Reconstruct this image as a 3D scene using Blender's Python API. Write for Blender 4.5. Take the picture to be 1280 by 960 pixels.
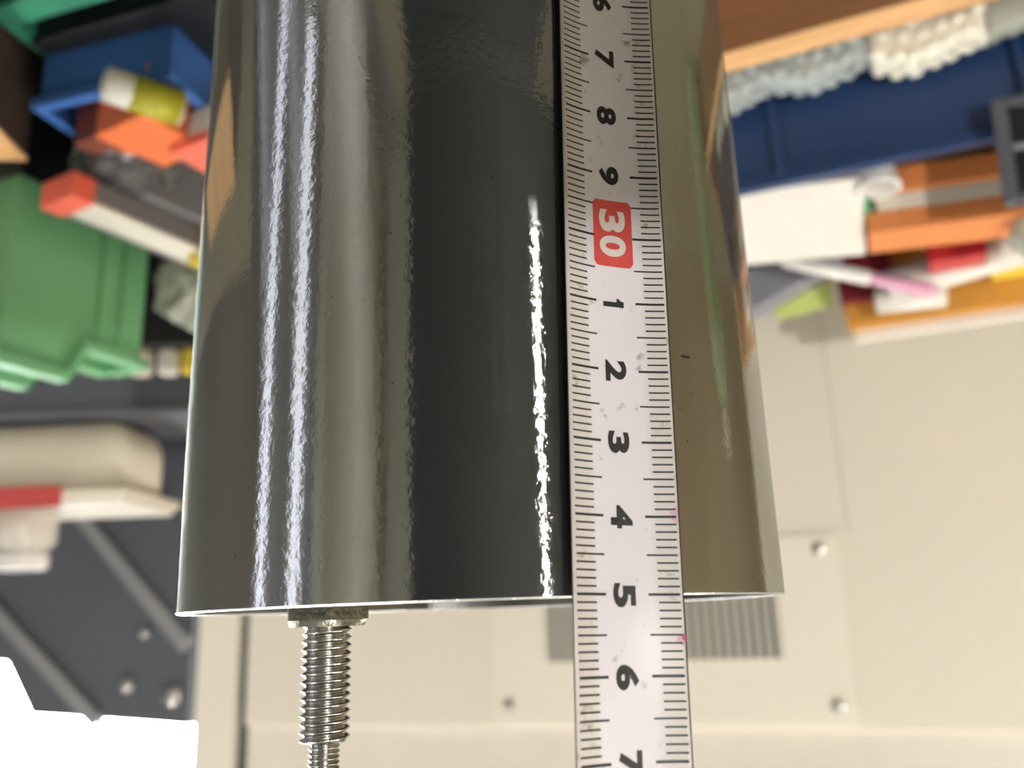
import bpy, bmesh, math, random
from mathutils import Vector, Matrix

# all dimensions below are millimetres, converted to metres when meshes are made
MM = 0.001
R = math.radians
random.seed(7)
for o in list(bpy.data.objects):
    bpy.data.objects.remove(o)
scene = bpy.context.scene
C = scene.collection

# ------------------------------------------------------------------ camera
cam_d = bpy.data.cameras.new('camera')
cam = bpy.data.objects.new('camera', cam_d)
C.objects.link(cam)
cam_d.sensor_fit = 'HORIZONTAL'
cam_d.sensor_width = 36.0
cam_d.lens = 1068.0 * 36.0 / 1280.0
cam_d.clip_start = 0.005
cam_d.clip_end = 50
yaw, pitch, roll = -0.0294, 0.2657, math.pi - 0.0339      # phone held upside down, tipped to look down
fwd = Vector((math.sin(yaw) * math.cos(pitch), math.cos(yaw) * math.cos(pitch), -math.sin(pitch)))
rgt = Vector((math.cos(yaw), -math.sin(yaw), 0))
upv = rgt.cross(fwd)
r2 = math.cos(roll) * rgt + math.sin(roll) * upv
u2 = -math.sin(roll) * rgt + math.cos(roll) * upv
cam.matrix_world = Matrix(((r2.x, u2.x, -fwd.x, -1.742 * MM), (r2.y, u2.y, -fwd.y, -163.21 * MM),
                           (r2.z, u2.z, -fwd.z, 352.05 * MM), (0, 0, 0, 1)))
cam_d.dof.use_dof = True
cam_d.dof.focus_distance = 0.124
cam_d.dof.aperture_fstop = cam_d.lens / 1.9
scene.camera = cam

# ------------------------------------------------------------------ world, exposure
w = bpy.data.worlds.new('world')
scene.world = w
w.use_nodes = True
w.node_tree.nodes['Background'].inputs[0].default_value = (0.75, 0.8, 0.9, 1)
w.node_tree.nodes['Background'].inputs[1].default_value = 0.3
scene.view_settings.view_transform = 'Standard'
scene.view_settings.look = 'None'
scene.view_settings.gamma = 1.0
scene.view_settings.use_curve_mapping = False
scene.view_settings.exposure = 0.0

# lamp strengths (the lamps themselves are built further down)
TUBE = 42.0
BULB = 6400.0
DAY = 18.0
SLOT = 2.0


# ------------------------------------------------------------------ materials
def srgb(r, g, b):
    f = lambda c: ((c / 255) / 12.92) if c / 255 <= 0.04045 else (((c / 255) + 0.055) / 1.055) ** 2.4
    return (f(r), f(g), f(b), 1)


def mat(name, col, rough=0.5, metal=0.0, var=0.0, scale=60.0, bump=0.0, bscale=400.0, coat=0.0, trans=0.0,
        col2=None, stretch=None, alpha=1.0, spec=0.5):
    m = bpy.data.materials.new(name)
    m.use_nodes = True
    nt = m.node_tree
    b = nt.nodes['Principled BSDF']
    b.inputs['Base Color'].default_value = col
    b.inputs['Roughness'].default_value = rough
    b.inputs['Metallic'].default_value = metal
    b.inputs['Coat Weight'].default_value = coat
    b.inputs['Transmission Weight'].default_value = trans
    b.inputs['Alpha'].default_value = alpha
    b.inputs['Specular IOR Level'].default_value = spec
    if var > 0 or bump > 0 or col2:
        tc = nt.nodes.new('ShaderNodeTexCoord')
        mp = nt.nodes.new('ShaderNodeMapping')
        if stretch:
            mp.inputs['Scale'].default_value = stretch
        nt.links.new(tc.outputs['Object'], mp.inputs['Vector'])
    if var > 0 or col2:
        n = nt.nodes.new('ShaderNodeTexNoise')
        n.inputs['Scale'].default_value = scale
        n.inputs['Detail'].default_value = 5
        nt.links.new(mp.outputs[0], n.inputs['Vector'])
        rp = nt.nodes.new('ShaderNodeValToRGB')
        rp.color_ramp.elements[0].position = 0.32
        rp.color_ramp.elements[1].position = 0.68
        c2 = col2 or tuple(c * (1 - var) for c in col[:3]) + (1,)
        rp.color_ramp.elements[0].color = c2
        rp.color_ramp.elements[1].color = col
        nt.links.new(n.outputs['Fac'], rp.inputs[0])
        nt.links.new(rp.outputs[0], b.inputs['Base Color'])
    if bump > 0:
        n2 = nt.nodes.new('ShaderNodeTexNoise')
        n2.inputs['Scale'].default_value = bscale
        n2.inputs['Detail'].default_value = 4
        nt.links.new(mp.outputs[0], n2.inputs['Vector'])
        bp = nt.nodes.new('ShaderNodeBump')
        bp.inputs['Strength'].default_value = bump
        bp.inputs['Distance'].default_value = 0.001
        nt.links.new(n2.outputs['Fac'], bp.inputs['Height'])
        nt.links.new(bp.outputs[0], b.inputs['Normal'])
    return m


def emit(name, col, s):
    m = bpy.data.materials.new(name)
    m.use_nodes = True
    nt = m.node_tree
    b = nt.nodes['Principled BSDF']
    b.inputs['Base Color'].default_value = (0.8, 0.8, 0.8, 1)
    b.inputs['Emission Color'].default_value = col
    b.inputs['Emission Strength'].default_value = s
    return m


def pipe_material():
    m = bpy.data.materials.new('polished_steel_tube')
    m.use_nodes = True
    nt = m.node_tree
    N, L = nt.nodes, nt.links
    N.remove(N['Principled BSDF'])
    out = N['Material Output']
    tc = N.new('ShaderNodeTexCoord')
    # stains along the tube
    mp = N.new('ShaderNodeMapping')
    mp.inputs['Scale'].default_value = (60, 60, 14)
    L.new(tc.outputs['Object'], mp.inputs[0])
    n = N.new('ShaderNodeTexNoise')
    n.inputs['Scale'].default_value = 1.0
    n.inputs['Detail'].default_value = 6
    L.new(mp.outputs[0], n.inputs['Vector'])
    rp = N.new('ShaderNodeValToRGB')
    rp.color_ramp.elements[0].position = 0.35
    rp.color_ramp.elements[0].color = (0.50, 0.50, 0.47, 1)
    rp.color_ramp.elements[1].position = 0.7
    rp.color_ramp.elements[1].color = (0.60, 0.61, 0.61, 1)
    L.new(n.outputs['Fac'], rp.inputs[0])
    # small pits
    v = N.new('ShaderNodeTexVoronoi')
    v.inputs['Scale'].default_value = 260
    L.new(tc.outputs['Object'], v.inputs['Vector'])
    pr = N.new('ShaderNodeValToRGB')
    pr.color_ramp.elements[0].position = 0.035
    pr.color_ramp.elements[0].color = (0.12, 0.11, 0.1, 1)
    pr.color_ramp.elements[1].position = 0.07
    pr.color_ramp.elements[1].color = (1, 1, 1, 1)
    L.new(v.outputs['Distance'], pr.inputs[0])
    mixc = N.new('ShaderNodeMix')
    mixc.data_type = 'RGBA'
    mixc.blend_type = 'MULTIPLY'
    mixc.inputs[0].default_value = 0.55
    L.new(rp.outputs[0], mixc.inputs[6])
    L.new(pr.outputs[0], mixc.inputs[7])
    # fine relief
    n2 = N.new('ShaderNodeTexNoise')
    n2.inputs['Scale'].default_value = 900
    n2.inputs['Detail'].default_value = 3
    L.new(tc.outputs['Object'], n2.inputs['Vector'])
    bp = N.new('ShaderNodeBump')
    bp.inputs['Strength'].default_value = 0.125
    bp.inputs['Distance'].default_value = 0.0002
    L.new(n2.outputs['Fac'], bp.inputs['Height'])
    tg = N.new('ShaderNodeTangent')
    tg.direction_type = 'RADIAL'
    tg.axis = 'Z'
    g1 = N.new('ShaderNodeBsdfAnisotropic')      # turned finish: highlights stretch along the tube
    g1.inputs['Roughness'].default_value = 0.30
    g1.inputs['Anisotropy'].default_value = 0.98
    g1.inputs['Rotation'].default_value = 0.0
    L.new(tg.outputs[0], g1.inputs['Tangent'])
    g2 = N.new('ShaderNodeBsdfAnisotropic')
    g2.inputs['Roughness'].default_value = 0.07
    for g in (g1, g2):
        L.new(mixc.outputs[2], g.inputs['Color'])
        L.new(bp.outputs[0], g.inputs['Normal'])
    mx = N.new('ShaderNodeMixShader')
    mx.inputs[0].default_value = 0.55
    L.new(g1.outputs[0], mx.inputs[1])
    L.new(g2.outputs[0], mx.inputs[2])
    L.new(mx.outputs[0], out.inputs[0])
    return m


def wood_material(name, c1, c2, rough=0.55):
    m = bpy.data.materials.new(name)
    m.use_nodes = True
    nt = m.node_tree
    N, L = nt.nodes, nt.links
    b = N['Principled BSDF']
    b.inputs['Roughness'].default_value = rough
    tc = N.new('ShaderNodeTexCoord')
    mp = N.new('ShaderNodeMapping')
    mp.inputs['Scale'].default_value = (6, 90, 90)
    L.new(tc.outputs['Object'], mp.inputs[0])
    n = N.new('ShaderNodeTexNoise')
    n.inputs['Scale'].default_value = 1.0
    n.inputs['Detail'].default_value = 6
    n.inputs['Distortion'].default_value = 0.6
    L.new(mp.outputs[0], n.inputs['Vector'])
    rp = N.new('ShaderNodeValToRGB')
    rp.color_ramp.elements[0].position = 0.35
    rp.color_ramp.elements[0].color = c1
    rp.color_ramp.elements[1].position = 0.65
    rp.color_ramp.elements[1].color = c2
    L.new(n.outputs['Fac'], rp.inputs[0])
    L.new(rp.outputs[0], b.inputs['Base Color'])
    return m


def tape_material():
    m = bpy.data.materials.new('tape_white')
    m.use_nodes = True
    nt = m.node_tree
    N, L = nt.nodes, nt.links
    b = N['Principled BSDF']
    b.inputs['Roughness'].default_value = 0.42
    tc = N.new('ShaderNodeTexCoord')
    n = N.new('ShaderNodeTexNoise')
    n.inputs['Scale'].default_value = 420
    n.inputs['Detail'].default_value = 6
    L.new(tc.outputs['Object'], n.inputs['Vector'])
    rp = N.new('ShaderNodeValToRGB')
    rp.color_ramp.elements[0].position = 0.22
    rp.color_ramp.elements[0].color = srgb(150, 138, 120)
    rp.color_ramp.elements[1].position = 0.36
    rp.color_ramp.elements[1].color = srgb(230, 225, 231)
    L.new(n.outputs['Fac'], rp.inputs[0])
    uv = N.new('ShaderNodeUVMap')
    sx = N.new('ShaderNodeSeparateXYZ')
    L.new(uv.outputs[0], sx.inputs[0])
    br = N.new('ShaderNodeValToRGB')          # handled edges have yellowed
    cr = br.color_ramp
    cr.elements[0].position = 0.0
    cr.elements[0].color = (0.86, 0.84, 0.76, 1)
    cr.elements[1].position = 1.0
    cr.elements[1].color = (0.80, 0.77, 0.68, 1)
    for p_, c_ in ((0.19, (0.90, 0.885, 0.82, 1)), (0.26, (1, 1, 1, 1)), (0.74, (1, 1, 1, 1)), (0.81, (0.88, 0.865, 0.79, 1))):
        e_ = cr.elements.new(p_)
        e_.color = c_
    L.new(sx.outputs[0], br.inputs[0])
    mu = N.new('ShaderNodeMix')
    mu.data_type = 'RGBA'
    mu.blend_type = 'MULTIPLY'
    mu.inputs[0].default_value = 1.0
    L.new(rp.outputs[0], mu.inputs[6])
    L.new(br.outputs[0], mu.inputs[7])
    L.new(mu.outputs[2], b.inputs['Base Color'])
    return m


M = {}
M['steel'] = pipe_material()
M['steel_in'] = mat('tube_inside', (0.5, 0.5, 0.48, 1), 0.22, 1.0, var=0.3, scale=80)
M['rim'] = mat('cut_steel', (0.75, 0.75, 0.74, 1), 0.3, 1.0, bump=0.3, bscale=1500)
M['stud'] = mat('zinc_thread', (0.66, 0.65, 0.62, 1), 0.22, 1.0, var=0.25, scale=500)
M['nut'] = mat('dull_nut', (0.36, 0.35, 0.29, 1), 0.36, 1.0, var=0.4, scale=400, bump=0.3, bscale=900)
M['tape'] = tape_material()
M['tape_edge'] = mat('tape_edge_dark', srgb(50, 46, 44), 0.5)
M['ink'] = mat('black_ink', srgb(38, 36, 38), 0.5)
M['red_ink'] = mat('red_ink', srgb(222, 84, 80), 0.45, var=0.06, scale=500)
M['white_ink'] = mat('white_ink', srgb(235, 225, 222), 0.45)
M['pale_pink_ink'] = mat('pale_pink_ink', srgb(222, 186, 200), 0.5, var=0.1, scale=900)
M['pink_ink'] = mat('pink_ink', srgb(206, 90, 140), 0.5, var=0.2, scale=800)
M['cream'] = mat('cream_paint', srgb(234, 226, 210), 0.5, var=0.03, scale=5)
M['cream_gloss'] = mat('cream_gloss', srgb(232, 224, 211), 0.28, var=0.05, scale=30, bump=0.25, bscale=40)
M['cream_lite'] = mat('cream_plate', srgb(239, 231, 216), 0.45)
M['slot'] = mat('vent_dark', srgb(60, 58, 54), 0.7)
M['fin'] = mat('vent_fin', srgb(200, 194, 182), 0.5)
M['groove'] = mat('groove_grey', srgb(85, 84, 82), 0.6)
M['screw'] = mat('screw_steel', (0.6, 0.58, 0.54, 1), 0.3, 1.0)
M['wood'] = wood_material('plank_brown', srgb(126, 84, 54), srgb(150, 102, 66))
M['wood_lit'] = wood_material('plank_lit_top', srgb(214, 164, 110), srgb(232, 186, 132))  # paler copy of the plank wood, for tops that catch the light
M['bench'] = wood_material('bench_top', srgb(112, 106, 86), srgb(128, 120, 98), 0.55)
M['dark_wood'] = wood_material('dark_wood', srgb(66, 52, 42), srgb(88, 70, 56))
M['green'] = mat('green_plastic', srgb(116, 180, 128), 0.42, var=0.08, scale=12)
M['green_pale'] = mat('pale_green_plastic', srgb(160, 182, 136), 0.4, var=0.06, scale=12)
M['teal'] = mat('teal_plastic', srgb(64, 150, 120), 0.4, var=0.06, scale=15)
M['blue'] = mat('blue_plastic', srgb(38, 64, 108), 0.36, var=0.1, scale=18)
M['blue_light'] = mat('bright_blue_plastic', srgb(72, 118, 196), 0.36, var=0.06, scale=18)
M['beige'] = mat('beige_plastic', srgb(228, 218, 198), 0.45, var=0.08, scale=14)
M['white'] = mat('white_card', srgb(232, 226, 216), 0.55, var=0.05, scale=40)
M['white_gloss'] = mat('white_gloss', srgb(240, 236, 232), 0.2, coat=0.5)
M['pink'] = mat('pink_gloss', srgb(226, 170, 196), 0.2, coat=0.6)
M['orange'] = mat('orange_card', srgb(238, 122, 70), 0.5, var=0.06, scale=30)
M['orange_tan'] = mat('orange_tan_card', srgb(222, 136, 76), 0.55, var=0.08, scale=30)
M['brown'] = mat('brown_card', srgb(122, 62, 48), 0.55, var=0.1, scale=60)
M['red'] = mat('red_plastic', srgb(190, 40, 46), 0.35)
M['maroon'] = mat('maroon_plastic', srgb(110, 26, 34), 0.35)
M['red_label'] = mat('red_label', srgb(206, 82, 80), 0.5, var=0.06, scale=60)
M['coral'] = mat('coral_card', srgb(240, 112, 90), 0.5)
M['grey'] = mat('grey_card', srgb(128, 126, 128), 0.5, var=0.08, scale=40)
M['slate'] = mat('slate_plastic', srgb(138, 138, 148), 0.4, var=0.08, scale=40)
M['dark_grey'] = mat('dark_grey_metal', srgb(92, 94, 102), 0.45, var=0.06, scale=10)
M['rail'] = mat('light_grey_rail', srgb(142, 142, 144), 0.4)
M['black'] = mat('black_plastic', srgb(34, 34, 36), 0.35, var=0.1, scale=40)
M['smoke'] = mat('smoky_plastic', srgb(86, 84, 86), 0.12, coat=0.6, var=0.3, scale=60)
M['lime'] = mat('lime_paper', srgb(214, 228, 130), 0.6)
M['yellow'] = mat('yellow_plastic', srgb(236, 208, 70), 0.4)
M['olive'] = mat('olive_label', srgb(176, 170, 44), 0.45)
M['ochre'] = mat('ochre_card', srgb(206, 144, 56), 0.5, var=0.06, scale=30)
M['bag'] = mat('clear_bag', srgb(200, 204, 190), 0.15, alpha=0.75, var=0.15, scale=60, bump=0.6, bscale=120)
M['bubble'] = mat('bubble_film', srgb(196, 206, 204), 0.12, alpha=0.8, var=0.12, scale=70)
M['foam'] = mat('white_foam', srgb(240, 236, 220), 0.5, var=0.04, scale=80)
M['jar'] = mat('clear_jar', srgb(240, 236, 226), 0.08, alpha=0.55, coat=0.5)
M['navy'] = mat('navy_paint', srgb(18, 26, 36), 0.8, spec=0.1)
M['locker'] = mat('locker_paint', srgb(158, 155, 140), 0.7, var=0.05, scale=5)
M['handle'] = mat('handle_chrome', (0.6, 0.6, 0.6, 1), 0.25, 1.0)
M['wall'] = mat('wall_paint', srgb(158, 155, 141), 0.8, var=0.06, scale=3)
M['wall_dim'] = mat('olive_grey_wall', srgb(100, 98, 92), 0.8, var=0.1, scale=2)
M['wall_tan'] = mat('tan_board', srgb(166, 148, 116), 0.7, var=0.12, scale=8)
M['ceiling'] = mat('ceiling_paint', srgb(165, 163, 156), 0.85)
M['floor'] = mat('concrete_floor', srgb(110, 108, 104), 0.7, var=0.15, scale=4)
M['frame'] = mat('window_frame_grey', srgb(150, 150, 150), 0.4)
M['lamp_body'] = mat('lamp_housing', srgb(225, 225, 225), 0.4)
M['tube'] = emit('lit_tube', (1.0, 0.97, 0.92, 1), TUBE)
M['bulb'] = emit('lit_bulb', (1.0, 0.97, 0.92, 1), BULB)
M['sky'] = emit('daylight_pane', (0.95, 0.98, 1.0, 1), DAY)
M['streak_light'] = emit('streak_window_glow', (0.78, 0.82, 1.0, 1), SLOT)


# ------------------------------------------------------------------ helpers
def obj(name, bm, material, parent=None, smooth=False, loc=None, rot=None):
    me = bpy.data.meshes.new(name)
    for v in bm.verts:
        v.co *= MM
    bmesh.ops.recalc_face_normals(bm, faces=bm.faces)
    bm.to_mesh(me)
    bm.free()
    ms = material if isinstance(material, (list, tuple)) else [material]
    for m in ms:
        me.materials.append(M[m] if isinstance(m, str) else m)
    if smooth:
        for p in me.polygons:
            p.use_smooth = True
    o = bpy.data.objects.new(name, me)
    C.objects.link(o)
    o.parent = parent
    if loc is not None:
        o.location = Vector(loc) * MM
    if rot is not None:
        o.rotation_euler = rot
    return o


def tag(o, label=None, cat=None, group=None, kind=None):
    if label:
        o['label'] = label
    if cat:
        o['category'] = cat
    if group:
        o['group'] = group
    if kind:
        o['kind'] = kind
    return o


def thing(name, label, cat, loc=(0, 0, 0), rotz=0.0, group=None, rot=None):
    o = bpy.data.objects.new(name, None)
    o.empty_display_size = 0.01
    C.objects.link(o)
    o.location = Vector(loc) * MM
    o.rotation_euler = rot or (0, 0, rotz)
    return tag(o, label, cat, group)


def bx(bm, x0, x1, y0, y1, z0, z1, bevel=0.0, seg=2, mi=0):
    b2 = bmesh.new()
    bmesh.ops.create_cube(b2, size=1.0)
    for v in b2.verts:
        v.co = Vector((x0 + (v.co.x + .5) * (x1 - x0), y0 + (v.co.y + .5) * (y1 - y0), z0 + (v.co.z + .5) * (z1 - z0)))
    if bevel > 0:
        bmesh.ops.bevel(b2, geom=b2.edges[:], offset=bevel, segments=seg, affect='EDGES', profile=0.5)
    merge(bm, b2, mi)
    return bm


def merge(bm, b2, mi=0):
    vs = {}
    for v in b2.verts:
        vs[v] = bm.verts.new(v.co)
    for f in b2.faces:
        try:
            g = bm.faces.new([vs[v] for v in f.verts])
            g.material_index = mi
        except ValueError:
            pass
    b2.free()


def box(x0, x1, y0, y1, z0, z1, bevel=0.0, seg=2):
    return bx(bmesh.new(), x0, x1, y0, y1, z0, z1, bevel, seg)


def lathe(bm, prof, seg=32, axis='Z', center=(0, 0, 0), closed=False):
    """prof: list of (r, h); rings joined in order; caps where r == 0 is not used."""
    cx, cy, cz = center
    rings = []
    for r, h in prof:
        ring = []
        for i in range(seg):
            a = 2 * math.pi * i / seg
            p = (r * math.cos(a), r * math.sin(a), h)
            if axis == 'X':
                p = (h, p[0], p[1])
            elif axis == 'Y':
                p = (p[0], h, p[1])
            ring.append(bm.verts.new((p[0] + cx, p[1] + cy, p[2] + cz)))
        rings.append(ring)
    pairs = list(zip(rings[:-1], rings[1:]))
    if closed:
        pairs.append((rings[-1], rings[0]))
    for a, b in pairs:
        for i in range(seg):
            j = (i + 1) % seg
            bm.faces.new((a[i], a[j], b[j], b[i]))
    if not closed:
        bm.faces.new(rings[0][::-1])
        bm.faces.new(rings[-1])
    return bm


def prism(bm, poly, axis, a0, a1):
    """extrude a 2-D polygon along an axis ('x','y','z')."""
    def P(u, v, t):
        return {'x': (t, u, v), 'y': (u, t, v), 'z': (u, v, t)}[axis]
    lo = [bm.verts.new(P(u, v, a0)) for u, v in poly]
    hi = [bm.verts.new(P(u, v, a1)) for u, v in poly]
    n = len(poly)
    bm.faces.new(lo[::-1])
    bm.faces.new(hi)
    for i in range(n):
        j = (i + 1) % n
        bm.faces.new((lo[i], lo[j], hi[j], hi[i]))
    return bm


def struct(name, bm, material, parent=None):
    o = obj(name, bm, material, parent)
    if parent is None:
        o['kind'] = 'structure'
    return o


def parts_bin(name, label, cat, loc, rotz, L, W, H, material, step=None, ribs=(), group=None, t=2.4, rimw=6.0):
    """open parts bin; length along local +y (step lowers the far end), width along local +x, side wall at x = 0."""
    th = thing(name, label, cat, loc, rotz, group)
    low = step[1] if step else H
    ys = step[0] if step else L * 0.5
    prof = [(0, 0), (L, 0), (L, low), (ys + 12, low), (ys, H), (0, H)]
    bm = bmesh.new()
    bx(bm, 0, W, 0, L, 0, t)
    prism(bm, prof, 'x', 0, t)
    prism(bm, prof, 'x', W - t, W)
    bx(bm, t, W - t, 0, t, t, H)
    bx(bm, t, W - t, L - t, L, t, low)
    obj('shell', bm, material, th)
    rm = bmesh.new()
    h = 5.0
    for xa, xb in ((-rimw + t, t + .4), (W - t - .4, W + rimw - t)):
        prism(rm, [(-3, H - h), (ys - 1, H - h), (ys + 10, low - h), (L + 3, low - h), (L + 3, low + .5), (ys + 13, low + .5),
                   (ys + 1, H + .5), (-3, H + .5)], 'x', xa, xb)
    bx(rm, t, W - t, -rimw + t, t + .4, H - h, H + .5)
    bx(rm, t, W - t, L - t - .4, L + rimw - t, low - h, low + .5)
    obj('rim', rm, material, th)
    for y0 in ribs:
        top = (H if y0 < ys else low) - h
        obj('rib', box(-2.2, 0, y0, y0 + 4, 4, top, 0.6, 1), material, th)
    return th


def carton(name, label, cat, loc, rotz, size, material, group=None, rot=None, bevel=0.8, lid=None, extra=None):
    """a closed carton: body with a lid seam as a part; loc = base centre."""
    th = thing(name, label, cat, loc, rotz, group, rot)
    x, y, z = size
    obj('body', box(-x / 2, x / 2, -y / 2, y / 2, 0, z, bevel), material, th)
    if lid:
        obj('lid', box(-x / 2 - .6, x / 2 + .6, -y / 2 - .6, y / 2 + .6, z * .72, z + .6, bevel), lid, th)
    if extra:
        for nm, m, b in extra:
            obj(nm, box(*b), m, th)
    return th


def blob_bag(name, label, cat, loc, size, material, seed, group=None):
    rnd = random.Random(seed)
    bm = bmesh.new()
    bmesh.ops.create_icosphere(bm, subdivisions=3, radius=1.0)
    for v in bm.verts:
        k = 1 + rnd.uniform(-.13, .13)
        z = max(v.co.z * k, -0.7)
        v.co = Vector((v.co.x * k * size[0] / 2, v.co.y * k * size[1] / 2, (z + .7) / 1.7 * size[2]))
    o = obj(name, bm, material, loc=loc)
    return tag(o, label, cat, group)


# ------------------------------------------------------------------ the room
struct('floor', box(-1600, 1300, -1700, 1800, -830, -800), 'floor')
struct('ceiling', box(-1600, 1300, -1700, 1800, 1500, 1530), 'ceiling')
struct('wall_back', box(-1600, 1300, 1740, 1800, -800, 1500), 'wall')
struct('wall_rear', box(-1600, 1300, -1700, -1650, -800, 1500), 'wall')
struct('wall_left', box(-1600, -1550, -1650, 1740, -800, 1500), 'wall_tan')
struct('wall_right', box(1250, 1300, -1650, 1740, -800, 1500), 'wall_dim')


def window(name, x0, x1, z0, z1, y, pane, parts_x=2):
    fr = bmesh.new()
    f = 35
    bx(fr, x0 - f, x0, y - 22, y + 1, z0 - f, z1 + f)
    bx(fr, x1, x1 + f, y - 22, y + 1, z0 - f, z1 + f)
    bx(fr, x0, x1, y - 22, y + 1, z0 - f, z0)
    bx(fr, x0, x1, y - 22, y + 1, z1, z1 + f)
    o = struct(name, fr, 'frame')
    wd = (x1 - x0) / parts_x
    for i in range(parts_x):
        obj('pane', box(x0 + i * wd + (6 if i else 0), x0 + (i + 1) * wd - (6 if i < parts_x - 1 else 0), y - 9, y - 3, z0, z1), pane, o)
        if i:
            obj('mullion', box(x0 + i * wd - 6, x0 + i * wd + 6, y - 16, y, z0, z1), 'frame', o)
    return o


window('window_1', 430, 1190, 330, 1250, 1740, 'sky', 2)


def streak_window(name, y0, y1, z0, z1):  # unseen light strips, floor to ceiling so their streaks run down the tube
    fr = bmesh.new()
    for a, b in ((y0 - 25, y0), (y1, y1 + 25)):
        bx(fr, 1230, 1251, a, b, z0 - 25, z1 + 25)
    bx(fr, 1230, 1251, y0, y1, z0 - 25, z0)
    bx(fr, 1230, 1251, y0, y1, z1, z1 + 25)
    o = struct(name, fr, 'frame')
    obj('pane', box(1240, 1246, y0, y1, z0, z1), 'streak_light', o)


streak_window('streak_window_1', -592, -488, -760, 1200)
streak_window('streak_window_2', -234, -164, -760, 1200)

# workbench
wb = thing('workbench', 'brown wooden workbench under the steel tube and the bins', 'workbench', (0, 150, -800))
obj('worktop', prism(bmesh.new(), [(-760, -800), (215, -800), (215, -115), (760, -115), (760, 900), (-760, 900)], 'z', 765, 800), 'bench', wb)
for sx, sy in ((-700, -740), (-700, 780), (640, 780), (640, -100), (140, -740)):
        obj('leg', box(sx, sx + 60, sy, sy + 60, 0, 765, 3), 'dark_wood', wb)

# ------------------------------------------------------------------ lamps
def ceiling_lamp(x, y, label, length=1100):
    th = thing('ceiling_lamp', label, 'lamp', (x, y, 1440), 0, 'twin tube ceiling lamps')
    obj('housing', box(-75, 75, -length / 2 - 20, length / 2 + 20, 30, 60, 4), 'lamp_body', th)
    for s in (-38, 38):
        bm = bmesh.new()
        lathe(bm, [(13, -length / 2), (13, length / 2)], 16, 'Y', (s, 0, 15))
        obj('tube', bm, 'tube', th, smooth=False)
        for e in (-1, 1):
            obj('socket', box(s - 10, s + 10, e * length / 2 - 8, e * length / 2 + 8, 2, 31), 'lamp_body', th)


ceiling_lamp(620, 250, 'twin tube ceiling lamp above the green bin side of the bench')
ceiling_lamp(-620, 150, 'twin tube ceiling lamp above the blue tray side of the bench')

pl = thing('floor_lamp', 'slim black floor lamp with a small bright bulb behind the photographer', 'lamp', (-500, -1250, -800))
bm = bmesh.new()
lathe(bm, [(110, 0), (110, 8), (100, 14), (12, 18)], 40)
obj('base', bm, 'black', pl)
bm = bmesh.new()
lathe(bm, [(9, 17), (9, 1430)], 20)
obj('pole', bm, 'black', pl)
bm = bmesh.new()
lathe(bm, [(10, 1430), (14, 1434), (14, 1462), (9, 1466)], 20)
obj('socket', bm, 'black', pl)
bm = bmesh.new()
lathe(bm, [(6, 1466), (8, 1470), (11, 1476), (12.5, 1482), (11, 1489), (7, 1494), (2, 1496)], 24)
obj('bulb', bm, 'bulb', pl, smooth=True)

# dark box standing in for the photographer, added to darken tube and shade tape
nc = thing('shade_cabinet', 'unseen dark navy cabinet added to darken the tube and shade the tape', 'cabinet', (-15, -420, 0))
obj('body', box(-280, 190, -150, 0, 0, 418, 3), 'navy', nc)
for sx, xa, xb in ((-1, -274, -48), (1, -42, 184)):
    d = obj('door', box(xa, xb, 0, 8, 8, 410, 1.5), 'navy', nc)
    obj('handle', box(-45 + sx * 14 - 4, -45 + sx * 14 + 4, 8, 18, 180, 240, 2), 'black', d)

lk = thing('reflection_locker', 'tall pale grey locker added unseen by the wall to brighten the tube', 'locker', (1140, -1120, -800))  # added for its pale reflection, brightening a band of the tube
obj('body', box(-95, 95, -420, 400, 0, 1900, 4), 'locker', lk)
for a, b in ((-415, -13), (-7, 395)):
    d = obj('door', box(-103, -95, a, b, 30, 1880, 2), 'locker', lk)
    obj('handle', box(-112, -103, -40 if a < -100 else 12, -26 if a < -100 else 26, 900, 1040, 3), 'handle', d)

rmat = thing('reflection_mat', 'unseen black mat added to keep the tube reflection dark', 'mat', (-10, -300, 0))  # added only to carry the tube's dark reflection down the bench
obj('pad', box(-165, 165, -108, 150, 0, 3, 1), 'navy', rmat)
obj('border', box(-172, 172, -112, 156, 0, 1.5, .5), 'black', rmat)

# ------------------------------------------------------------------ cream machine behind everything
A20 = R(180 + 20)
mc = thing('machine_enclosure', 'cream painted metal machine enclosure with a vented cover plate', 'machine', (-16.5, 560, 0), A20)
# local +x runs along the front (towards the blue tray), local +y points towards the viewer
obj('front_panel', box(-252, 620, -260, 0, 0, 437, 1.2), 'cream', mc)
obj('top_rail', box(-252, 620, -262, -5, 437, 540, 2), 'cream_gloss', mc)
obj('groove', box(-264, -252, -250, -9, 0, 538), 'groove', mc)
obj('corner_post', box(-306, -264, -262, 0, 0, 541, 1.5), 'cream_lite', mc)
cp = obj('cover_plate', box(-17, 256, 0, 1.6, 300, 434, 0.6), 'cream_lite', mc)
fin_y = 3.0
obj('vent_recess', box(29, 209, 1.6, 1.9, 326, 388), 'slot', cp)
x = 29.0
fin0 = None
while x < 206:
    if fin0 is None:
        fin0 = obj('fin', box(0, 4.2, 1.9, 4.0, 326, 388, 0.5, 1), 'fin', cp)
        fin0.location.x = x * MM
    else:
        f = fin0.copy()
        C.objects.link(f)
        f.parent = cp
        f.location.x = x * MM
    x += 7.35
sc0 = None
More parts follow.
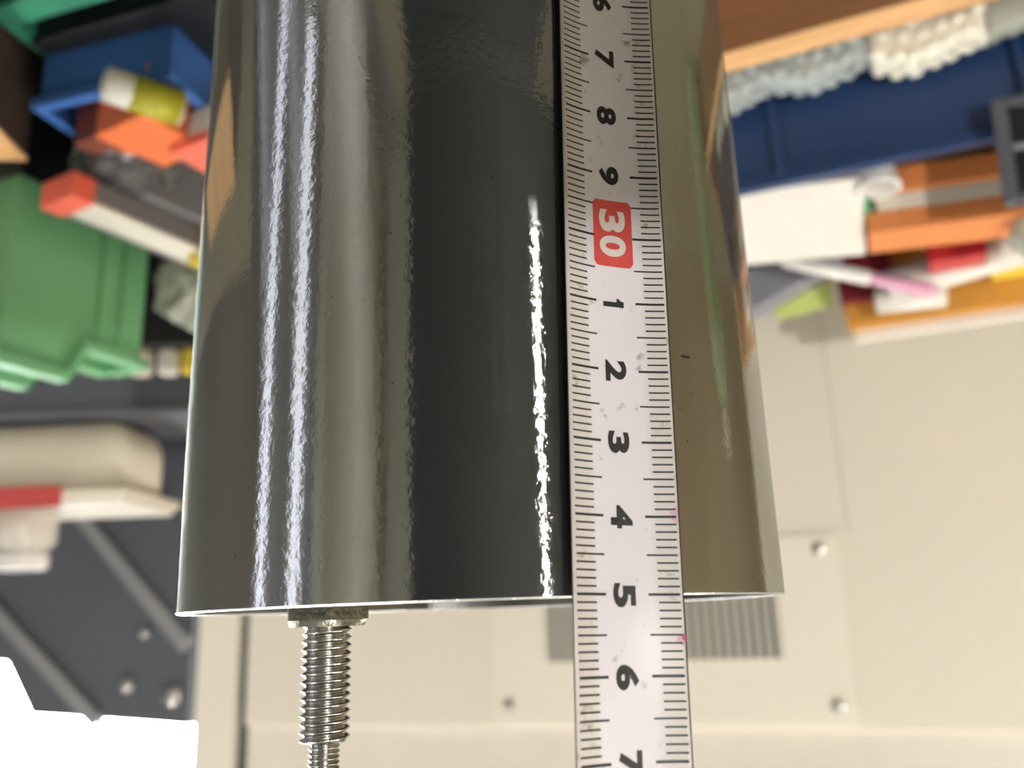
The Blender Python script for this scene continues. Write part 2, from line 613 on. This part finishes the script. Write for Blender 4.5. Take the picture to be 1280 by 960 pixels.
for sx, sz in ((242, 311), (242, 421), (-4, 420), (-4, 312)):
    if sc0 is None:
        bm = bmesh.new()
        lathe(bm, [(4.8, 0), (4.8, 1.2), (4.0, 2.6), (2.0, 3.2)], 20, 'Y')
        sc0 = obj('screw', bm, 'screw', cp, smooth=False, loc=(sx, 1.6, sz))
    else:
        s = sc0.copy()
        C.objects.link(s)
        s.parent = cp
        s.location = Vector((sx, 1.6, sz)) * MM
obj('seam', box(264, 265.2, -1, 0.5, 120, 300), 'fin', mc)

# dark grey panel with slanted rails, beyond the machine's corner
dp = thing('metal_partition', 'dark grey metal panel with two slanted lighter rails beside the cream machine', 'partition', (-16.5 + 10.3, 560 + 28.2, 0), A20)
bm = bmesh.new()
prism(bm, [(-312, 0), (-312, 440), (-430, 434), (-500, 431), (-540, 380), (-760, 378), (-760, 0)], 'y', -12, 0)
obj('sheet', bm, 'dark_grey', dp)


def rail(x0, z0, x1, z1, wd=7):
    bm = bmesh.new()
    dx, dz = x1 - x0, z1 - z0
    l = math.hypot(dx, dz)
    nx, nz = -dz / l * wd, dx / l * wd
    prism(bm, [(x0 + nx, z0 + nz), (x1 + nx, z1 + nz), (x1 - nx, z1 - nz), (x0 - nx, z0 - nz)], 'y', 0, 6)
    return obj('rail', bm, 'rail', dp)


rail(-480, 217, -315, 369)
rail(-640, 270, -415, 436)
for bxx, bz, r in ((-383, 404, 7), (-366, 356, 5), (-330, 414, 10)):
    bm = bmesh.new()
    lathe(bm, [(r, 0), (r, 3), (r * .7, 6), (r * .3, 7)], 20, 'Y')
    obj('bolt', bm, 'screw', dp, smooth=True, loc=(bxx, 0, bz))

# ------------------------------------------------------------------ right-hand wooden tray group
A25 = R(180 + 25)
OFx, OFy = -151.0, 285.0


def FL(U, d, z=0.0):
    """a point in the wooden tray's own frame (U along its front, d behind the blue bin's front)."""
    c, s = math.cos(R(25)), math.sin(R(25))
    return (OFx - c * U - s * d, OFy - s * U + c * d, z)


wt = thing('wooden_tray', 'long brown wooden tray, front edge coloured as lit, holding the blue bin', 'tray', FL(0, 0), A25)
fb = obj('front_board', box(-150, 330, 30, 48, 0, 57.5, 0.6), 'wood', wt)
obj('lit_edge', box(-150, 330, 30.2, 47.8, 57.5, 58.1), 'wood_lit', fb)  # lit top edge put in as a paler strip
obj('back_board', box(-150, 330, -172, -158, 0, 58, 0.6), 'wood', wt)
for a, b in ((-150, -136), (316, 330)):
    obj('end_board', box(a, b, -158, 30, 0, 58, 0.6), 'wood', wt)
obj('bottom', box(-136, 316, -158, 30, 0, 5), 'dark_wood', wt)

# blue bin: local +x = along tray (U), +y = towards the viewer
bb = parts_bin('parts_bin', 'long dark blue plastic bin standing in the wooden tray', 'bin',
               FL(-70, 72, 5), A25, 72, 330, 114, 'blue', step=None, ribs=())
for U in (24, 150, 235):
    obj('rib', box(U + 70 - 3, U + 70 + 3, 72, 76, 4, 108, 1, 1), 'blue', bb)
obj('base_lip', box(-1, 331, 72, 74, 0, 8, .5, 1), 'blue', bb)

# bubble wrap between the tray board and the bin
def bubble_roll(name, label, cat, U0, U1, top, material, seed, bub=True):
    th = thing(name, label, cat, FL(U0, -16, 5), A25)
    rnd = random.Random(seed)
    bm = bmesh.new()
    nx, na = max(4, int((U1 - U0) / 4)), 28
    hw = 9.0
    grid, tops = [], []
    for i in range(nx + 1):
        row = []
        tp = (top - 7) + 2.5 * math.sin(i * .55 + seed) + rnd.uniform(-1, 1)
        tops.append(tp)
        for j in range(na):
            a = 2 * math.pi * j / na
            ca, sa = math.cos(a), math.sin(a)
            e = 0.5
            y = hw * math.copysign(abs(ca) ** e, ca)
            z = tp / 2 + tp / 2 * math.copysign(abs(sa) ** e, sa)
            row.append(bm.verts.new((i * (U1 - U0) / nx, y, z)))
        grid.append(row)
    for i in range(nx):
        for j in range(na):
            k = (j + 1) % na
            bm.faces.new((grid[i][j], grid[i][k], grid[i + 1][k], grid[i + 1][j]))
    bm.faces.new(grid[0][::-1])
    bm.faces.new(grid[-1])
    obj('sheet', bm, material, th, smooth=True)
    if bub:
        b0 = bmesh.new()
        bmesh.ops.create_icosphere(b0, subdivisions=1, radius=1)
        me = [(v.co.copy()) for v in b0.verts]
        fs = [[v.index for v in f.verts] for f in b0.faces]
        b0.free()
        bm = bmesh.new()
        r = 4.4
        for i in range(int((U1 - U0) / 9)):
            tpi = tops[min(nx, int((i * 9 + 4) / ((U1 - U0) / nx)))]
            for q_, (yy, zz) in enumerate(((9.2, tpi - 24), (9.2, tpi - 14), (8, tpi - 5), (2.5, tpi - .5), (-4, tpi - 1), (-7.5, tpi - 7))):
                cx = i * 9 + (4.5 if q_ % 2 else 0) + rnd.uniform(-.8, .8) + 3
                rr_ = r * rnd.uniform(.85, 1.1)
                vs = [bm.verts.new((cx + c.x * rr_, yy + c.y * rr_ * .8, zz + c.z * rr_ * .8)) for c in me]
                for f in fs:
                    bm.faces.new([vs[q] for q in f])
        o = obj('bubbles', bm, material, th, smooth=True)
        o['kind'] = 'stuff'
    return th


bubble_roll('bubble_wrap', 'clear grey bubble wrap stuffed between wooden tray board and blue bin', 'bubble wrap', -80, 78, 72, 'bubble', 3)
bubble_roll('foam_packet', 'bright white foam packet beside the bubble wrap', 'packet', 79, 134, 76, 'foam', 5, bub=True)
bubble_roll('grey_packet', 'grey wrapped packet at the end of the white foam packet', 'packet', 135, 230, 74, 'bag', 9, bub=False)


def F_carton(name, label, cat, U0, U1, d0, d1, z0, z1, material, tilt=0.0, **kw):
    th = carton(name, label, cat, FL((U0 + U1) / 2, (d0 + d1) / 2, z0), 0, (U1 - U0, d1 - d0, z1 - z0), material,
                rot=(0, tilt, A25), **kw)
    return th


# things in the blue bin and behind it
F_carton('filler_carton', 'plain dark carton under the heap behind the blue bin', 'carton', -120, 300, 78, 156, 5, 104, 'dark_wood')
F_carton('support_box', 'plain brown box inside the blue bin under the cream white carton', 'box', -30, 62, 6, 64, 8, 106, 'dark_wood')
carton('white_carton', 'cream white carton lying tilted on top in the blue bin', 'carton', FL(21, 17, 109), 0, (92, 12, 50), 'white',
       rot=(R(50), R(-6), A25), extra=[('flap_line', 'cream_lite', (20, 21.2, -6.3, 6.3, .5, 49.5))])
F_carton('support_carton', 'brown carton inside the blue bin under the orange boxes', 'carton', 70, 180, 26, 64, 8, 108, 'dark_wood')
F_carton('orange_box', 'flat orange tan box lying lowest in the blue bin stack', 'box', 78, 176, 30, 62, 111, 126, 'orange_tan', tilt=R(-4))
F_carton('grey_box', 'flat pale grey box between the two orange boxes', 'box', 72, 172, 32, 62, 126, 136, 'beige', tilt=R(-4))
F_carton('orange_box', 'flat deep orange box lying on the pale grey box', 'box', 66, 170, 32, 64, 136, 149, 'orange_tan', tilt=R(-4))
# small clear cup
cup = thing('plastic_cup', 'small glossy white plastic cup by the orange boxes', 'cup', FL(74, 20, 100))
bm = bmesh.new()
lathe(bm, [(9, 0), (11, 22), (12.5, 22), (12.5, 25), (10.2, 25), (8, 3)], 24)
obj('body', bm, 'white_gloss', cup, smooth=False)
gp = F_carton('green_packet', 'small dark green packet between white carton and orange boxes', 'packet', 64.5, 69, 28, 60, 10, 132, 'green')

F_carton('slate_box', 'slate grey flat box leaning behind the white carton', 'box', -40, 42, 122, 146, 112, 140, 'slate', tilt=R(22))
F_carton('maroon_box', 'dark red plastic box beside the slate box', 'box', 44, 78, 128, 150, 104, 152, 'maroon')
F_carton('red_box', 'small bright red box on the heap by white rolls', 'box', 98, 130, 80, 100, 104, 152, 'red')
F_carton('grey_carton', 'mottled grey carton behind the deep orange box', 'carton', 70, 128, 65.5, 69, 8, 144, 'grey')
tb = thing('plastic_tube', 'glossy white and pink plastic tube lying across the heap', 'tube', FL(12, 96, 126), 0, None,
           (0, R(-24), A25))
bm = bmesh.new()
lathe(bm, [(3, 0), (5, 3), (5, 56), (4, 58)], 20, 'X')
obj('barrel', bm, 'white_gloss', tb, smooth=True)
bm = bmesh.new()
lathe(bm, [(4, 58), (4.6, 60), (4.6, 93), (2.5, 97)], 20, 'X')
obj('cap', bm, 'pink', tb, smooth=True)
# lime note
nb = thing('paper_note', 'folded lime green paper note against the cream machine', 'note', FL(4, 150, 104), A25)
bm = bmesh.new()
prism(bm, [(-6, 0), (36, 0), (34, 42), (-4, 46)], 'y', -0.3, 0.3)
obj('sheet', bm, 'lime', nb)
bm = bmesh.new()
prism(bm, [(-6, 0), (36, 0), (20, 30), (-4, 24)], 'y', 0.6, 1.2)
obj('fold', bm, 'lime', nb)
F_carton('blue_box', 'tiny dark blue box under the slate box', 'box', -36, -14, 148, 156, 104, 128, 'blue')


def F_roll(name, label, cat, U0, d0, z0, U1, d1, z1, r, material, cap):
    a, b = Vector(FL(U0, d0, z0)), Vector(FL(U1, d1, z1))
    v = b - a
    th = thing(name, label, cat, a)
    th.rotation_mode = 'QUATERNION'
    th.rotation_quaternion = v.to_track_quat('X', 'Z')
    bm = bmesh.new()
    L = v.length
    lathe(bm, [(r * .7, 0), (r, 1), (r, L - 1), (r * .7, L)], 24, 'X')
    obj('sheet', bm, material, th, smooth=True)
    bm = bmesh.new()
    lathe(bm, [(r * .55, -.6), (r * .55, 0.4)], 20, 'X')
    obj('core', bm, cap, th)
    return th


F_roll('paper_roll', 'white paper roll leaning over the red box', 'paper roll', 74, 116, 150, 160, 104, 142, 11, 'white', 'grey')
F_roll('paper_roll', 'short white paper roll on the ochre folder', 'paper roll', 66, 124, 156, 108, 118, 160, 9, 'white', 'grey')
F_carton('ochre_folder', 'ochre orange folder standing along the wooden tray', 'folder', 46, 300, 136, 147, 104, 168, 'ochre', bevel=0.5)
F_carton('yellow_pad', 'yellow pad lying against the ochre folder', 'pad', 136, 190, 120, 134, 104, 152, 'yellow')
F_carton('cream_carton', 'long cream carton standing behind the ochre folder', 'carton', 50, 300, 148, 157, 104, 174, 'white', bevel=0.6,
         extra=[('clip', 'rail', (-12, -6, 4.5, 6, 60, 68))])
# dark display case hooked on the blue bin's rim
dc = thing('display_case', 'dark grey framed case with black windows hooked on the blue bin', 'case', FL(131, -7, 104), 0, None, (0, R(-3), A25))
obj('body', box(2, 62, -5, 4, 0, 56, 1), 'black', dc)
for a, b, c, d in ((0, 7, 0, 58), (58, 65, 0, 58), (7, 58, 0, 5), (7, 58, 53, 58), (7, 58, 26, 29)):
    obj('frame_bar', box(a, b, 3.5, 7, c, d, .6, 1), 'slate' if a == 7 and c == 26 else 'dark_grey', dc)
obj('hook', box(20, 40, -14, -4, 16, 19, .5, 1), 'dark_grey', dc)
blob_bag('plastic_bag', 'crumpled clear plastic bag behind the dark framed case', 'bag', FL(152, 44, 149), (34, 26, 26), 'bag', 11)

# unseen green bottle, added only for the green streak it reflects on the tube
gbt = thing('streak_bottle', 'tall pale green bottle added out of view for the green streak on the tube', 'bottle', (-430, 70, 0))
bm = bmesh.new()
lathe(bm, [(29, 0), (33, 4), (33, 190), (24, 215), (9, 228), (9, 236)], 32)
obj('body', bm, 'green_pale', gbt, smooth=False)
bm = bmesh.new()
lathe(bm, [(11, 234), (11, 256), (9, 258)], 24)
obj('cap', bm, 'white', gbt)

# ------------------------------------------------------------------ left-hand group
# wooden block, its lit top laid on as pale wood
wbk = thing('wooden_block', 'brown wooden block, top coloured pale as lit, beside the green bin', 'block', (254, 272, 0), R(-2))
obj('body', box(0, 130, -180, 0, 0, 94, .8), 'dark_wood', wbk)
obj('lit_top', box(-.5, 130.5, -180.5, .5, 94, 96, .4), 'wood_lit', wbk)

# dark riser with the green bin
G_ANG = math.atan2(0.42, 0.91)
rs = thing('bin_riser', 'black riser box under the green bin', 'riser', (268, 290, 0), G_ANG)
obj('body', box(3, 70, 5, 92, 0, 90, 1), 'black', rs)
obj('top', box(1, 72, 3, 94, 90, 94, .6), 'black', rs)
gb = parts_bin('parts_bin', 'big green plastic bin with a stepped rim on the black riser', 'bin', (266, 290, 94), G_ANG, 96, 30, 116,
               'green', step=(40, 94), ribs=(60, 76), rimw=9)

# teal tray with foam pad and blue bin
T_ANG = R(19)
tt = thing('plastic_tray', 'teal green plastic tray under the small blue bin', 'tray', (248, 231, 0), T_ANG)
bm = bmesh.new()
bx(bm, -128, 0, 0, 150, 0, 3)
bx(bm, -128, 0, 0, 3, 3, 38)
bx(bm, -128, 0, 147, 150, 3, 38)
bx(bm, -128, -125, 3, 147, 3, 38)
bx(bm, -3, 0, 3, 147, 3, 38)
obj('shell', bm, 'teal', tt)
bm = bmesh.new()
bx(bm, -131, 3, -13, 1, 36, 40, 1)
bx(bm, -131, 3, 149, 155, 36, 40, 1)
bx(bm, -134, -127, -6, 155, 36, 40, 1)
bx(bm, -1, 4, -6, 155, 36, 40, 1)
obj('rim', bm, 'teal', tt)
carton('foam_pad', 'black foam pad in the teal tray', 'pad', (248 - 78, 231 + 56, 3), T_ANG, (112, 130, 38), 'black')

b2 = parts_bin('parts_bin', 'small bright blue bin heaped with boxes in the teal tray', 'bin', (160, 230, 41), R(17), 64, 84, 34, 'blue_light', t=2.2, rimw=5)

# goods in the small blue bin
rl = thing('tape_roll', 'white roll with an olive yellow label on the small blue bin', 'roll', (188, 216, 86))
rl.rotation_mode = 'QUATERNION'
v = Vector((158, 240, 86)) - Vector((188, 216, 86))
rl.rotation_quaternion = v.to_track_quat('X', 'Z')
bm = bmesh.new()
lathe(bm, [(5, 0), (9, 1.5), (9, 14), (9, 39), (5, 40)], 24, 'X')
obj('body', bm, 'white', rl, smooth=True)
bm = bmesh.new()
lathe(bm, [(9.3, 13), (9.3, 38)], 24, 'X')
obj('label', bm, 'olive', rl, smooth=True)

ob = thing('orange_box', 'bright orange carton with a brown end in the small blue bin', 'box', (184, 264, 60), 0, None, (0, 0, R(30)))
obj('body', box(-24, 16, -21, 21, 0, 33, .8), 'orange', ob)
e = obj('end_band', box(16, 34, -21.2, 21.2, -.2, 33.2, .8), 'brown', ob)
obj('sticker', box(20, 31, -8, 6, 33.2, 33.6), 'grey', e)
carton('pale_carton', 'pale pinkish white carton touching the orange carton', 'carton', (150, 272, 76), R(28), (28, 34, 22), 'white', lid='coral')
blob_bag('smoky_case', 'smoky dark plastic wrap lump beside the orange carton', 'wrap', (208, 296, 76), (58, 52, 28), 'smoke', 21)
carton('dark_carton', 'dark grey carton under the red and white box', 'carton', (196, 342, 41), R(31), (40, 72, 62), 'grey')
rw = thing('long_box', 'long flat box, red at one end and white along its top', 'box', (212, 320, 104), R(31))
obj('body', box(-14, 14, -50, 52, 0, 15, .8), 'grey', rw)
obj('top_label', box(-14.3, 8, -37, 52.3, 13, 15.6, .5), 'white', rw)
obj('red_end', box(-14.4, 14.4, -50.4, -36, -.2, 15.8, .8), 'coral', rw)
carton('yellow_box', 'small yellow box at the far end of the red and white box', 'box', (176, 356, 103), R(31), (18, 22, 24), 'yellow')
blob_bag('plastic_bag', 'crumpled milky plastic bag behind the red and white box', 'bag', (202, 408, 100), (60, 50, 50), 'bag', 5)
carton('black_box', 'black box under the milky plastic bag', 'box', (192, 408, 0), R(20), (36, 56, 100), 'black')

# dark riser carrying the beige bin
sh = thing('shelf_box', 'dark grey shelf box under the beige bin', 'shelf', (285, 530, 0), 0)
obj('body', box(-130, 215, -40, 55, 0, 184, 1), 'dark_grey', sh)
obj('top', box(-132, 217, -42, 57, 184, 190, 1), 'dark_grey', sh)
bgb = thing('storage_box', 'beige plastic storage box with a wide rim and red label', 'storage box', (280, 494, 190), R(4))
bm = bmesh.new()
b3 = bmesh.new()
bmesh.ops.create_cube(b3, size=1)
for q in b3.verts:
    q.co = Vector(((q.co.x + .5) * 190, (q.co.y + .5) * 84, (q.co.z + .5) * 57))
bmesh.ops.bevel(b3, geom=[e for e in b3.edges if abs(e.verts[0].co.z - e.verts[1].co.z) > 1 or (e.verts[0].co.z < 1 and e.verts[1].co.z < 1)],
                offset=24, segments=7, affect='EDGES', profile=.5)
merge(bm, b3)
obj('body', bm, 'beige', bgb, smooth=True)
rm = obj('rim', box(-7, 197, -8, 92, 56, 64, 2.5), 'beige', bgb)
obj('lid', box(-3, 193, -4, 88, 64, 69, 2), 'white', bgb)
obj('label', box(42, 118, -9.2, -7.6, 55, 71), 'red_label', bgb)
jr = thing('glass_jar', 'clear jar with orange contents on the beige storage box', 'jar', (364, 520, 259))
bm = bmesh.new()
lathe(bm, [(22, 0), (24, 3), (24, 26), (18, 32), (18, 36), (16, 36), (16, 30), (21, 25), (21, 4), (19, 2.5)], 28)
obj('glass', bm, 'jar', jr, smooth=True)
bm = bmesh.new()
lathe(bm, [(19, 3), (20, 4), (20, 14), (17, 16)], 24)
obj('contents', bm, 'orange_tan', jr)
bm = bmesh.new()
lathe(bm, [(20, 35), (20, 45), (18, 46)], 28)
obj('lid', bm, 'white_gloss', jr)

for nm, lb, px, py, sz, m in (('bottle_cap', 'pale grey bottle cap near the yellow cap on the black ledge', 260, 462, 9, 'beige'),
                              ('bottle_cap', 'white bottle cap near the green bin on the black ledge', 239, 462, 8, 'white'),
                              ('bottle_cap', 'yellow bottle cap on the black ledge', 221, 462, 8, 'yellow')):
    th = thing(nm, lb, 'cap', (px, py, 150), 0, 'bottle caps on the black ledge')
    bm = bmesh.new()
    lathe(bm, [(sz, 0), (sz, 14), (sz * .85, 17)], 24)
    obj('shell', bm, m, th)
    obj('rings', lathe(bmesh.new(), [(sz + .4, 2), (sz + .4, 4)], 24), m, th)
carton('black_ledge', 'black ledge box in front of the dark shelf box', 'box', (232, 462, 0), 0, (90, 40, 150), 'black')

# ------------------------------------------------------------------ steel tube
RO, RI, H = 53.3, 51.6, 350.0
sp = thing('steel_tube', 'shiny polished steel tube standing beside the measuring tape', 'tube', (0, 0, 0))
SEG = 256


def tube_wall():
    bm = bmesh.new()
    prof = [(RO, 0), (RO, H - .25), (RO - .25, H), (RI + .2, H), (RI, H - .2), (RI, 0)]
    mi = [0, 1, 1, 1, 2, 1]
    for k in range(6):
        ra, za = prof[k]
        rb_, zb_ = prof[(k + 1) % 6]
        A_, B_ = [[bm.verts.new((r * math.cos(2 * math.pi * i / SEG), r * math.sin(2 * math.pi * i / SEG), z)) for i in range(SEG)]
                  for r, z in ((ra, za), (rb_, zb_))]
        for i in range(SEG):
            j = (i + 1) % SEG
            f = bm.faces.new((A_[i], A_[j], B_[j], B_[i]))
            f.material_index = mi[k]
            f.smooth = mi[k] != 1
    return bm


wall = obj('tube_wall', tube_wall(), ['steel', 'rim', 'steel_in'], sp)
# a short scribed mark beside the tape
th0 = math.atan2(-43.4, -31.0)
bm = bmesh.new()
pts = []
for k in range(5):
    a = th0 - 0.016 + k * 0.008
    pts.append(a)
lo = [bm.verts.new(((RO + .06) * math.cos(a), (RO + .06) * math.sin(a), 315.8)) for a in pts]
hi = [bm.verts.new(((RO + .06) * math.cos(a), (RO + .06) * math.sin(a), 316.1)) for a in pts]
for k in range(4):
    bm.faces.new((lo[k], lo[k + 1], hi[k + 1], hi[k]))
obj('scribed_mark', bm, 'ink', wall)

# ------------------------------------------------------------------ threaded stud with nut
st = thing('threaded_stud', 'stepped threaded steel stud with a hex nut rising from the tube', 'stud', (25.6, -17, 0))


def thread(rad, pitch, z0, z1, depth):
    bm = bmesh.new()
    ns, per = 48, 8
    nz = int((z1 - z0) / pitch * per)
    rows = []
    for k in range(nz + 1):
        z = z0 + (z1 - z0) * k / nz
        row = []
        for i in range(ns):
            ph = (z / pitch - i / ns) % 1.0
            t = abs(ph - .5) * 2
            t = min(1, max(0, (t - .06) / .88))
            r = rad - depth * (1 - t)
            if k == 0 or k == nz:
                r = rad - depth
            a = 2 * math.pi * i / ns
            row.append(bm.verts.new((r * math.cos(a), r * math.sin(a), z)))
        rows.append(row)
    for k in range(nz):
        for i in range(ns):
            j = (i + 1) % ns
            bm.faces.new((rows[k][i], rows[k][j], rows[k + 1][j], rows[k + 1][i]))
    bm.faces.new(rows[0][::-1])
    bm.faces.new(rows[-1])
    return bm


bm = bmesh.new()
lathe(bm, [(3.4, 0), (3.4, 340)], 24)
obj('shank', bm, 'stud', st, smooth=False)
obj('thick_thread', thread(4.0, 1.25, 338, 370.2, .72), 'stud', st, smooth=True)
obj('thin_thread', thread(2.5, 0.8, 370, 392, .46), 'stud', st, smooth=True)


def hexnut(af, h, bore):
    bm = bmesh.new()
    rc = af / 2 / math.cos(math.pi / 6)
    n = 72
    rings = []
    for z, lim in ((0, af / 2 * .96), (1.0, rc), (h - 1.0, rc), (h, af / 2 * .96)):
        row = []
        for i in range(n):
            a = 2 * math.pi * i / n
            k = (a % (math.pi / 3)) - math.pi / 6
            r = min(af / 2 / math.cos(k), lim)
            row.append(bm.verts.new((r * math.cos(a), r * math.sin(a), z)))
        rings.append(row)
    inner = [[bm.verts.new((bore * math.cos(2 * math.pi * i / n), bore * math.sin(2 * math.pi * i / n), z)) for i in range(n)] for z in (h, 0)]
    rings += inner
    for k in range(len(rings)):
        a, b = rings[k], rings[(k + 1) % len(rings)]
        for i in range(n):
            j = (i + 1) % n
            bm.faces.new((a[i], a[j], b[j], b[i]))
    return bm


obj('hex_nut', hexnut(12.6, 6.4, 4.02), 'nut', st, loc=(0, 0, 346.2), rot=(0, 0, R(-90 - 14)))

# ------------------------------------------------------------------ measuring tape
mt = thing('measuring_tape', 'white steel measuring tape blade with black graduations and a red thirty', 'measuring tape', (0, 0, 0))
T_W, T_K, T_A0 = 15.45, 0.0444, -0.0516
tv = Vector((2.92, -0.6843, 100.0)).normalized()
e1 = Vector((1, 0, 0))
e1 = (e1 - tv * e1.dot(tv)).normalized()
e2 = e1.cross(tv)
if e2.y > 0:
    e2 = -e2


def TS(s, z, off=0.0):
    """point on the blade: s mm across from its right edge, z mm on the scale, off mm in front of the face."""
    base = Vector((-26.1765, -49.6927, 350.0)) + tv * ((z - 350) / tv.z)
    a = T_A0 + T_K * s
    X = (math.sin(a) - math.sin(T_A0)) / T_K
    Y = -(math.cos(a) - math.cos(T_A0)) / T_K
    nrm = -e1 * math.sin(a) + e2 * math.cos(a)
    return base + e1 * X + e2 * Y + nrm * off


Z0, Z1 = 0.6, 392.0
bm = bmesh.new()
NS = 20
s_a, s_b = -0.25, T_W
rows = []
for z in (Z0, 200, 250, 300, 350, Z1):
    rows.append([bm.verts.new(TS(s_a + (s_b - s_a) * i / NS, z)) for i in range(NS + 1)] +
                [bm.verts.new(TS(s_b + (s_a - s_b) * i / NS, z, -0.22)) for i in range(NS + 1)])
n = len(rows[0])
uvl = bm.loops.layers.uv.new('UVMap')
for a, b in zip(rows[:-1], rows[1:]):
    for i in range(n):
        j = (i + 1) % n
        f = bm.faces.new((a[i], a[j], b[j], b[i]))
        f.smooth = i != NS and i != n - 1
        f.material_index = 1 if i >= NS else 0
        if i < NS:
            for lp, uu in zip(f.loops, (i / NS, (i + 1) / NS, (i + 1) / NS, i / NS)):
                lp[uvl].uv = (uu, 0.5)
bm.faces.new(rows[0])
bm.faces.new(rows[-1])
blade = obj('blade', bm, ['tape', 'tape_edge'], mt)


def strip(bm, sA, sB, z, hw, off=0.035, nseg=4):
    prev = None
    for k in range(nseg + 1):
        s = sA + (sB - sA) * k / nseg
        p = (bm.verts.new(TS(s, z - hw, off)), bm.verts.new(TS(s, z + hw, off)))
        if prev:
            bm.faces.new((prev[0], p[0], p[1], prev[1]))
        prev = p


bmR, bmL = bmesh.new(), bmesh.new()
rnd = random.Random(4)
for mm in range(200, 391):
    if mm % 10 == 0:
        a, b, hw = 4.4, 10.38, .17
    elif mm % 5 == 0:
        a, b, hw = 4.4, 10.42, .12
    else:
        a, b, hw = 3.05, 11.75, .115
    strip(bmR, 0.22 + rnd.uniform(-.05, .05), a, mm, hw)
    strip(bmL, b, 14.8 + rnd.uniform(-.08, .08), mm, hw)
obj('graduations', bmR, 'ink', blade)
obj('graduations', bmL, 'ink', blade)
# dark hairline along the right edge
bm = bmesh.new()
for za, zb in ((200, 300), (300, 392)):
    vs = [bm.verts.new(TS(s, z, .03)) for s, z in ((-.25, za), (-.08, za), (-.08, zb), (-.25, zb))]
    bm.faces.new(vs)
obj('edge_line', bm, 'ink', blade)


def glyph(ch, z_mid, s_top, s_base, width, material, parent, off=0.045, bold=0.02):
    cu = bpy.data.curves.new('g', 'FONT')
    cu.body = ch
    cu.size = 1.0
    cu.offset = bold
    cu.resolution_u = 5
    to = bpy.data.objects.new('g', cu)
    C.objects.link(to)
    bpy.context.view_layer.update()
    dg = bpy.context.evaluated_depsgraph_get()
    me = bpy.data.meshes.new_from_object(to.evaluated_get(dg))
    C.objects.unlink(to)
    bpy.data.objects.remove(to)
    bm = bmesh.new()
    if ch == '1':
        for quad in (((.42, 0), (1, 0), (1, 1), (.42, 1)), ((0, .66), (.42, .66), (.42, .86), (0, .78)), ((.2, .82), (.42, .86), (.42, 1), (.34, 1))):
            bm.faces.new([bm.verts.new((x, y, 0)) for x, y in quad])
    else:
        bm.from_mesh(me)
    bpy.data.meshes.remove(me)
    bmesh.ops.triangulate(bm, faces=bm.faces[:])
    xs = [v.co.x for v in bm.verts]
    ys = [v.co.y for v in bm.verts]
    x0, x1, y0, y1 = min(xs), max(xs), min(ys), max(ys)
    for v in bm.verts:
        gx = (v.co.x - x0) / (x1 - x0) - .5      # reading direction runs up the scale
        gy = (v.co.y - y0) / (y1 - y0)           # 0 baseline, 1 top of the figure
        v.co = TS(s_base + (s_top - s_base) * gy, z_mid + gx * width, off)
    o = obj('numeral', bm, material, parent)
    return o


for cm in range(22, 40):
    if cm == 30:
        continue
    ch = str(cm % 10)
    wd = 1.3 if ch == '1' else 3.05
    glyph(ch, cm * 10 + 0.1, 6.15, 9.3, wd, 'ink', blade, bold=0.045)
# red block with 30
bm = bmesh.new()
sA, sB, zA, zB, rr = 4.45, 10.5, 294.2, 304.6, 0.7
outline = []
for (cs, cz, a0) in ((sB - rr, zB - rr, 0), (sA + rr, zB - rr, 90), (sA + rr, zA + rr, 180), (sB - rr, zA + rr, 270)):
    for k in range(5):
        a = R(a0 + 22.5 * k)
        outline.append((cs + rr * math.cos(a), cz + rr * math.sin(a)))
nz = 10
# grid columns so that the block follows the curve of the blade
cols = []
for i in range(17):
    s = sA + (sB - sA) * i / 16
    d = max(0.0, (sA + rr) - s, s - (sB - rr))
    ins = rr - math.sqrt(max(0, rr * rr - d * d))
    cols.append((bm.verts.new(TS(s, zA + ins, .03)), bm.verts.new(TS(s, zB - ins, .03))))
for a, b in zip(cols[:-1], cols[1:]):
    bm.faces.new((a[0], b[0], b[1], a[1]))
rb = obj('red_block', bm, 'red_ink', blade)
glyph('3', 297.45, 5.45, 9.55, 3.5, 'white_ink', blade, off=.07, bold=.04)
glyph('0', 301.4, 5.45, 9.55, 3.3, 'white_ink', blade, off=.07, bold=.04)
# pink pen stains on the right edge
for za, zb, wk, pm in ((338.6, 340.8, 1.0, 'pale_pink_ink'), (354.8, 356.4, .9, 'pale_pink_ink'), (354.9, 355.7, .3, 'pink_ink')):
    bm = bmesh.new()
    prev = None
    for k in range(8):
        z = za + (zb - za) * k / 7
        wv = wk * math.sin(math.pi * (k + .5) / 8) + .1 * wk
        p = (bm.verts.new(TS(-.2, z, .02 if wk > .5 else .03)), bm.verts.new(TS(wv, z, .02 if wk > .5 else .03)))
        if prev:
            bm.faces.new((prev[0], p[0], p[1], prev[1]))
        prev = p
    obj('pen_stain', bm, pm, blade)
